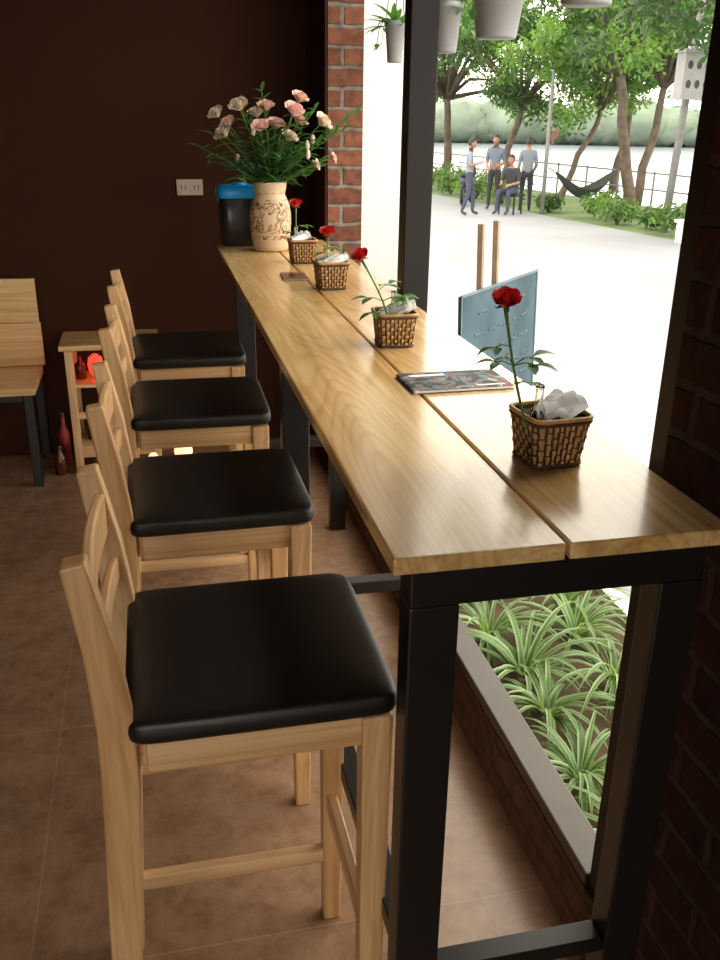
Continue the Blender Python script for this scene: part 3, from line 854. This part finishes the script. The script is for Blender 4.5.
# ------------------------------------------------------------------ people
def hand(b, wrist, d, side, back, s=1.):
    d = V(d).normalized(); side = V(side); side = (side-d*side.dot(d)).normalized(); nn = d.cross(side)
    rot = Matrix((side, d, nn)).transposed()
    b.sell(V(wrist)+d*.045*s, (.041*s, .052*s, .016*s), 'skin', .8, .7, 12, 8, rot=rot)
    for i, L in enumerate((.066, .074, .069, .054)):
        p = V(wrist)+d*.085*s+side*(.028-.019*i)*s
        p2 = p+(d*.95+nn*.25)*L*.5*s; p3 = p2+(d*.7+nn*.6).normalized()*L*.3*s; p4 = p3+(d*.5+nn*.8).normalized()*L*.25*s
        b.tube([p-d*.015*s, p, p2, p3, p4], [.0085*s, .009*s, .0085*s, .0075*s, .0055*s], 'skin', 7)
    p = V(wrist)+d*.03*s+side*.03*s
    b.tube([p, p+(side*.7+d*.6).normalized()*.035*s, p+(side*.55+d*.9).normalized()*.062*s+nn*.01*s], [.012*s, .0105*s, .007*s], 'skin', 7)

def person(loc, rz, pose, mats, name='man', scale=1., headrot=0., longhair=False):
    e = bpy.data.objects.new(name, None); S.collection.objects.link(e)
    J = dict(pel=(0, 0, .93), sp=(0, .0, 1.08), ch=(0, .0, 1.28), nk=(0, .0, 1.44), hd=(0, .015, 1.53),
             shL=(.165, 0, 1.375), elL=(.21, -.02, 1.10), wrL=(.22, .06, .86),
             shR=(-.165, 0, 1.375), elR=(-.21, -.02, 1.10), wrR=(-.22, .06, .86),
             hiL=(.085, 0, .87), knL=(.10, .02, .49), anL=(.11, 0, .085), toL=(.125, .14, .035),
             hiR=(-.085, 0, .87), knR=(-.10, .02, .49), anR=(-.11, 0, .085), toR=(-.125, .14, .035))
    J.update(pose)
    rad = dict(pel=(.145, .11), sp=(.125, .095), ch=(.155, .105), nk=(.056, .056), hd=(.05, .05), sh=(.068, .068), el=(.043, .043), wr=(.029, .029), hi=(.092, .092), kn=(.060, .060), an=(.040, .040), to=(.040, .034))
    E = [('pel', 'sp', 's'), ('sp', 'ch', 's'), ('ch', 'nk', 's'), ('nk', 'hd', 'k')]
    for q in 'LR':
        E += [('ch', 'sh'+q, 's'), ('sh'+q, 'el'+q, 's'), ('el'+q, 'wr'+q, 'k'), ('pel', 'hi'+q, 'p'), ('hi'+q, 'kn'+q, 'p'), ('kn'+q, 'an'+q, 'p'), ('an'+q, 'to'+q, 'o')]
    keys = list(J); me = bpy.data.meshes.new('b')
    me.from_pydata([J[k] for k in keys], [(keys.index(a), keys.index(c)) for a, c, _ in E], [])
    tmp = bpy.data.objects.new('tmpbody', me); S.collection.objects.link(tmp)
    sk = tmp.modifiers.new('s', 'SKIN'); sk.use_smooth_shade = True
    for i, k in enumerate(keys):
        r = rad[k] if k in rad else rad[k[:2]]
        me.skin_vertices[0].data[i].radius = r
        me.skin_vertices[0].data[i].use_root = (k == 'pel')
    ss = tmp.modifiers.new('u', 'SUBSURF'); ss.levels = 2; ss.render_levels = 2
    dg = bpy.context.evaluated_depsgraph_get(); dg.update()
    m2 = bpy.data.meshes.new_from_object(tmp.evaluated_get(dg))
    bpy.data.objects.remove(tmp)
    mk = {'s': mats[0], 'p': mats[1], 'k': 'skin', 'o': 'shoe'}; order = ['s', 'p', 'k', 'o']
    m2.materials.clear()
    for q in order: m2.materials.append(M[mk[q]])
    segs = [(V(J[a]), V(J[c]), order.index(t)) for a, c, t in E]
    for p in m2.polygons:
        c = p.center; best = 9; bi = 0
        for a, d, t in segs:
            ab = d-a; u = max(0, min(1, (c-a).dot(ab)/ab.length_squared)); dist = (c-(a+ab*u)).length
            if dist < best: best = dist; bi = t
        p.material_index = bi; p.use_smooth = True
    body = bpy.data.objects.new('body', m2); S.collection.objects.link(body); body.parent = e
    b = MB(); hc = V(J['hd'])+V((0, .02, .085)); Rz = Matrix.Rotation(headrot, 3, 'Z')
    def hf(p):
        t = max(0, -p.z/.115)
        return V((p.x*(1-.28*t), p.y*(1-.15*t)+.01*t, p.z))
    b.sell(hc, (.074, .093, .115), 'skin', 1, 1, 24, 16, rot=Rz, fn=hf)
    P = lambda x, y, z: hc+Rz @ V((x, y, z))
    b.tube([P(0, .085, .012), P(0, .106, -.022), P(0, .088, -.032)], [.007, .013, .008], 'skin', 8)
    for sx in (-1, 1):
        b.sell(P(.029*sx, .082, .008), (.013, .007, .008), 'eyew', 1, 1, 10, 6, rot=Rz)
        b.sell(P(.029*sx, .088, .008), (.006, .004, .006), 'hair', 1, 1, 8, 6, rot=Rz)
        b.sell(P(.076*sx, -.005, -.005), (.010, .020, .030), 'skin', 1, 1, 10, 8, rot=Rz)
        b.tube([P(.014*sx, .090, .028), P(.043*sx, .083, .030)], .004, 'hair', 5)
    b.sell(P(0, .083, -.056), (.024, .009, .007), 'lips', 1, 1, 12, 6, rot=Rz)
    lim = -.09 if longhair else -.035
    b.sell(hc+V((0, 0, .006)), (.084, .102, .124), 'hair', 1, 1, 28, 18, rot=Rz, keep=lambda c: (c.z > .055) or (c.y < -.01 and c.z > lim) or (c.z > .02 and c.y < .045))
    b.build('head', parent=e)
    for q, sg in (('L', 1), ('R', -1)):
        hb = MB(); w = V(J['wr'+q]); d = (w-V(J['el'+q])).normalized()
        hand(hb, w, d, V((-.4*sg, .9, 0)) if abs(d.y) < .8 else V((-sg, 0, .3)), None)
        hb.build('hand_'+q.lower(), parent=e)
    e.location = loc; e.rotation_euler[2] = rz; e.scale = (scale,)*3
    return e

person((7.2, 20.6, GZ), -1.9, dict(wrL=(.13, .20, 1.18), elL=(.23, .0, 1.13), knR=(-.10, .12, .50), anR=(-.11, .12, .085), toR=(-.12, .26, .035), anL=(.11, -.14, .09), toL=(.12, -.01, .035), knL=(.10, .0, .49)), ('shirtA', 'jeans'), 'man', .97)
person((8.30, 21.9, GZ), 2.6, dict(wrR=(-.10, .16, 1.02), elR=(-.22, -.03, 1.11), wrL=(.14, .17, .98)), ('shirtB', 'pants'), 'man', 1.0)
person((8.92, 21.35, GZ), -.3, dict(wrL=(.17, .16, .95)), ('shirtD', 'pants'), 'man', .98)
person((8.35, 20.85, GZ), 2.3, dict(pel=(0, 0, .53), sp=(0, .0, .68), ch=(0, .03, .88), nk=(0, .05, 1.04), hd=(0, .075, 1.12),
       shL=(.165, .03, .975), elL=(.22, .08, .72), wrL=(.13, .30, .68), shR=(-.165, .03, .975), elR=(-.22, .08, .72), wrR=(-.13, .30, .68),
       hiL=(.095, .02, .52), knL=(.13, .42, .52), anL=(.13, .46, .09), toL=(.14, .60, .04), hiR=(-.095, .02, .52), knR=(-.13, .42, .52), anR=(-.13, .40, .09), toR=(-.14, .54, .04)),
       ('shirtC', 'jeans'), 'man', 1.0)
b = MB()
for x in (-.19, .19):
    b.beam([(x, .20, 0), (x, .20, .42)], .035, .035, 'rubber'); b.beam([(x, -.20, 0), (x, -.18, .42), (x, -.25, .85)], .035, .035, 'rubber')
b.box((-.21, -.21, .405), (.21, .22, .435), 'rubber'); b.box((-.19, -.255, .66), (.19, -.225, .84), 'rubber')
o = b.build('outdoor_chair', .005); o.location = (8.35, 20.85, GZ); o.rotation_euler[2] = 2.3
b = MB()
for y in (-.62, .62):
    b.tube([(0, y+.26*math.cos(t), .29+.26*math.sin(t)) for t in [2*math.pi*k/28 for k in range(28)]], .038, 'rubber', 8, closed=True)
    for k in range(8):
        t = 2*math.pi*k/8; b.tube([(0, y, .29), (0, y+.24*math.cos(t), .29+.24*math.sin(t))], .006, 'pole', 4)
    b.tube([(-.06, y, .29), (.06, y, .29)], .035, 'pole', 10)
for sx in (-.06, .06):
    b.tube([(sx, .62, .29), (sx, .42, .85)], .018, 'pole', 6); b.tube([(sx, -.62, .29), (sx, -.1, .38)], .022, 'pole', 6)
b.tube([(-.32, .30, 1.02), (-.1, .38, .98), (.1, .38, .98), (.32, .30, 1.02)], .014, 'rubber', 6)
b.sell((0, .40, .80), (.13, .12, .20), 'shirtC', .8, .8, 16, 10); b.sell((0, .05, .42), (.13, .32, .14), 'pole', .7, .7, 16, 10)
b.sell((0, -.28, .74), (.13, .42, .065), 'rubber', .7, .7, 20, 10); b.sell((0, -.38, .60), (.12, .38, .11), 'jeans', .8, .8, 20, 10)
b.tube([(0, .34, .7), (0, .15, .45), (0, -.2, .6)], [.07, .09, .08], 'jeans', 10)
b.tube([(.12, -.1, .30), (.13, -.75, .36)], [.03, .045], 'pole', 8)
b.tube([(-.06, .0, .3), (-.22, .05, 0.015)], .012, 'pole', 5)
o = b.build('motorbike'); o.location = (8.15, 23.4, GZ+.008); o.rotation_euler[2] = -.5

# ------------------------------------------------------------------ light, world, camera
l = bpy.data.lights.new('red_lamp_bulb', 'POINT'); l.color = (1, .12, .05); l.energy = .35; l.shadow_soft_size = .03
lo = bpy.data.objects.new('red_lamp_bulb', l); S.collection.objects.link(lo); lo.location = (-.22, 4.30, .54)

w = bpy.data.worlds.new('overcast_sky'); S.world = w; w.use_nodes = True
bg = w.node_tree.nodes['Background']; bg.inputs['Color'].default_value = (1.0, .93, .79, 1); bg.inputs['Strength'].default_value = 4.4

right = V((.9757, -.2189, .0139)); up = V((.0694, .3684, .9271)); fwd = V((.2081, .9035, -.3747))
fwd.normalize(); right = (right-fwd*right.dot(fwd)).normalized(); up = right.cross(fwd)
cam = bpy.data.cameras.new('camera'); co = bpy.data.objects.new('camera', cam); S.collection.objects.link(co)
mw = Matrix((right, up, -fwd)).transposed().to_4x4(); mw.translation = V((0, 0, 1.6)); co.matrix_world = mw
cam.sensor_fit = 'VERTICAL'; cam.sensor_height = 36; cam.lens = 33.75; cam.clip_start = .02; cam.clip_end = 600
S.camera = co
S.view_settings.view_transform = 'Standard'
S.view_settings.look = 'None'
S.view_settings.exposure = 0
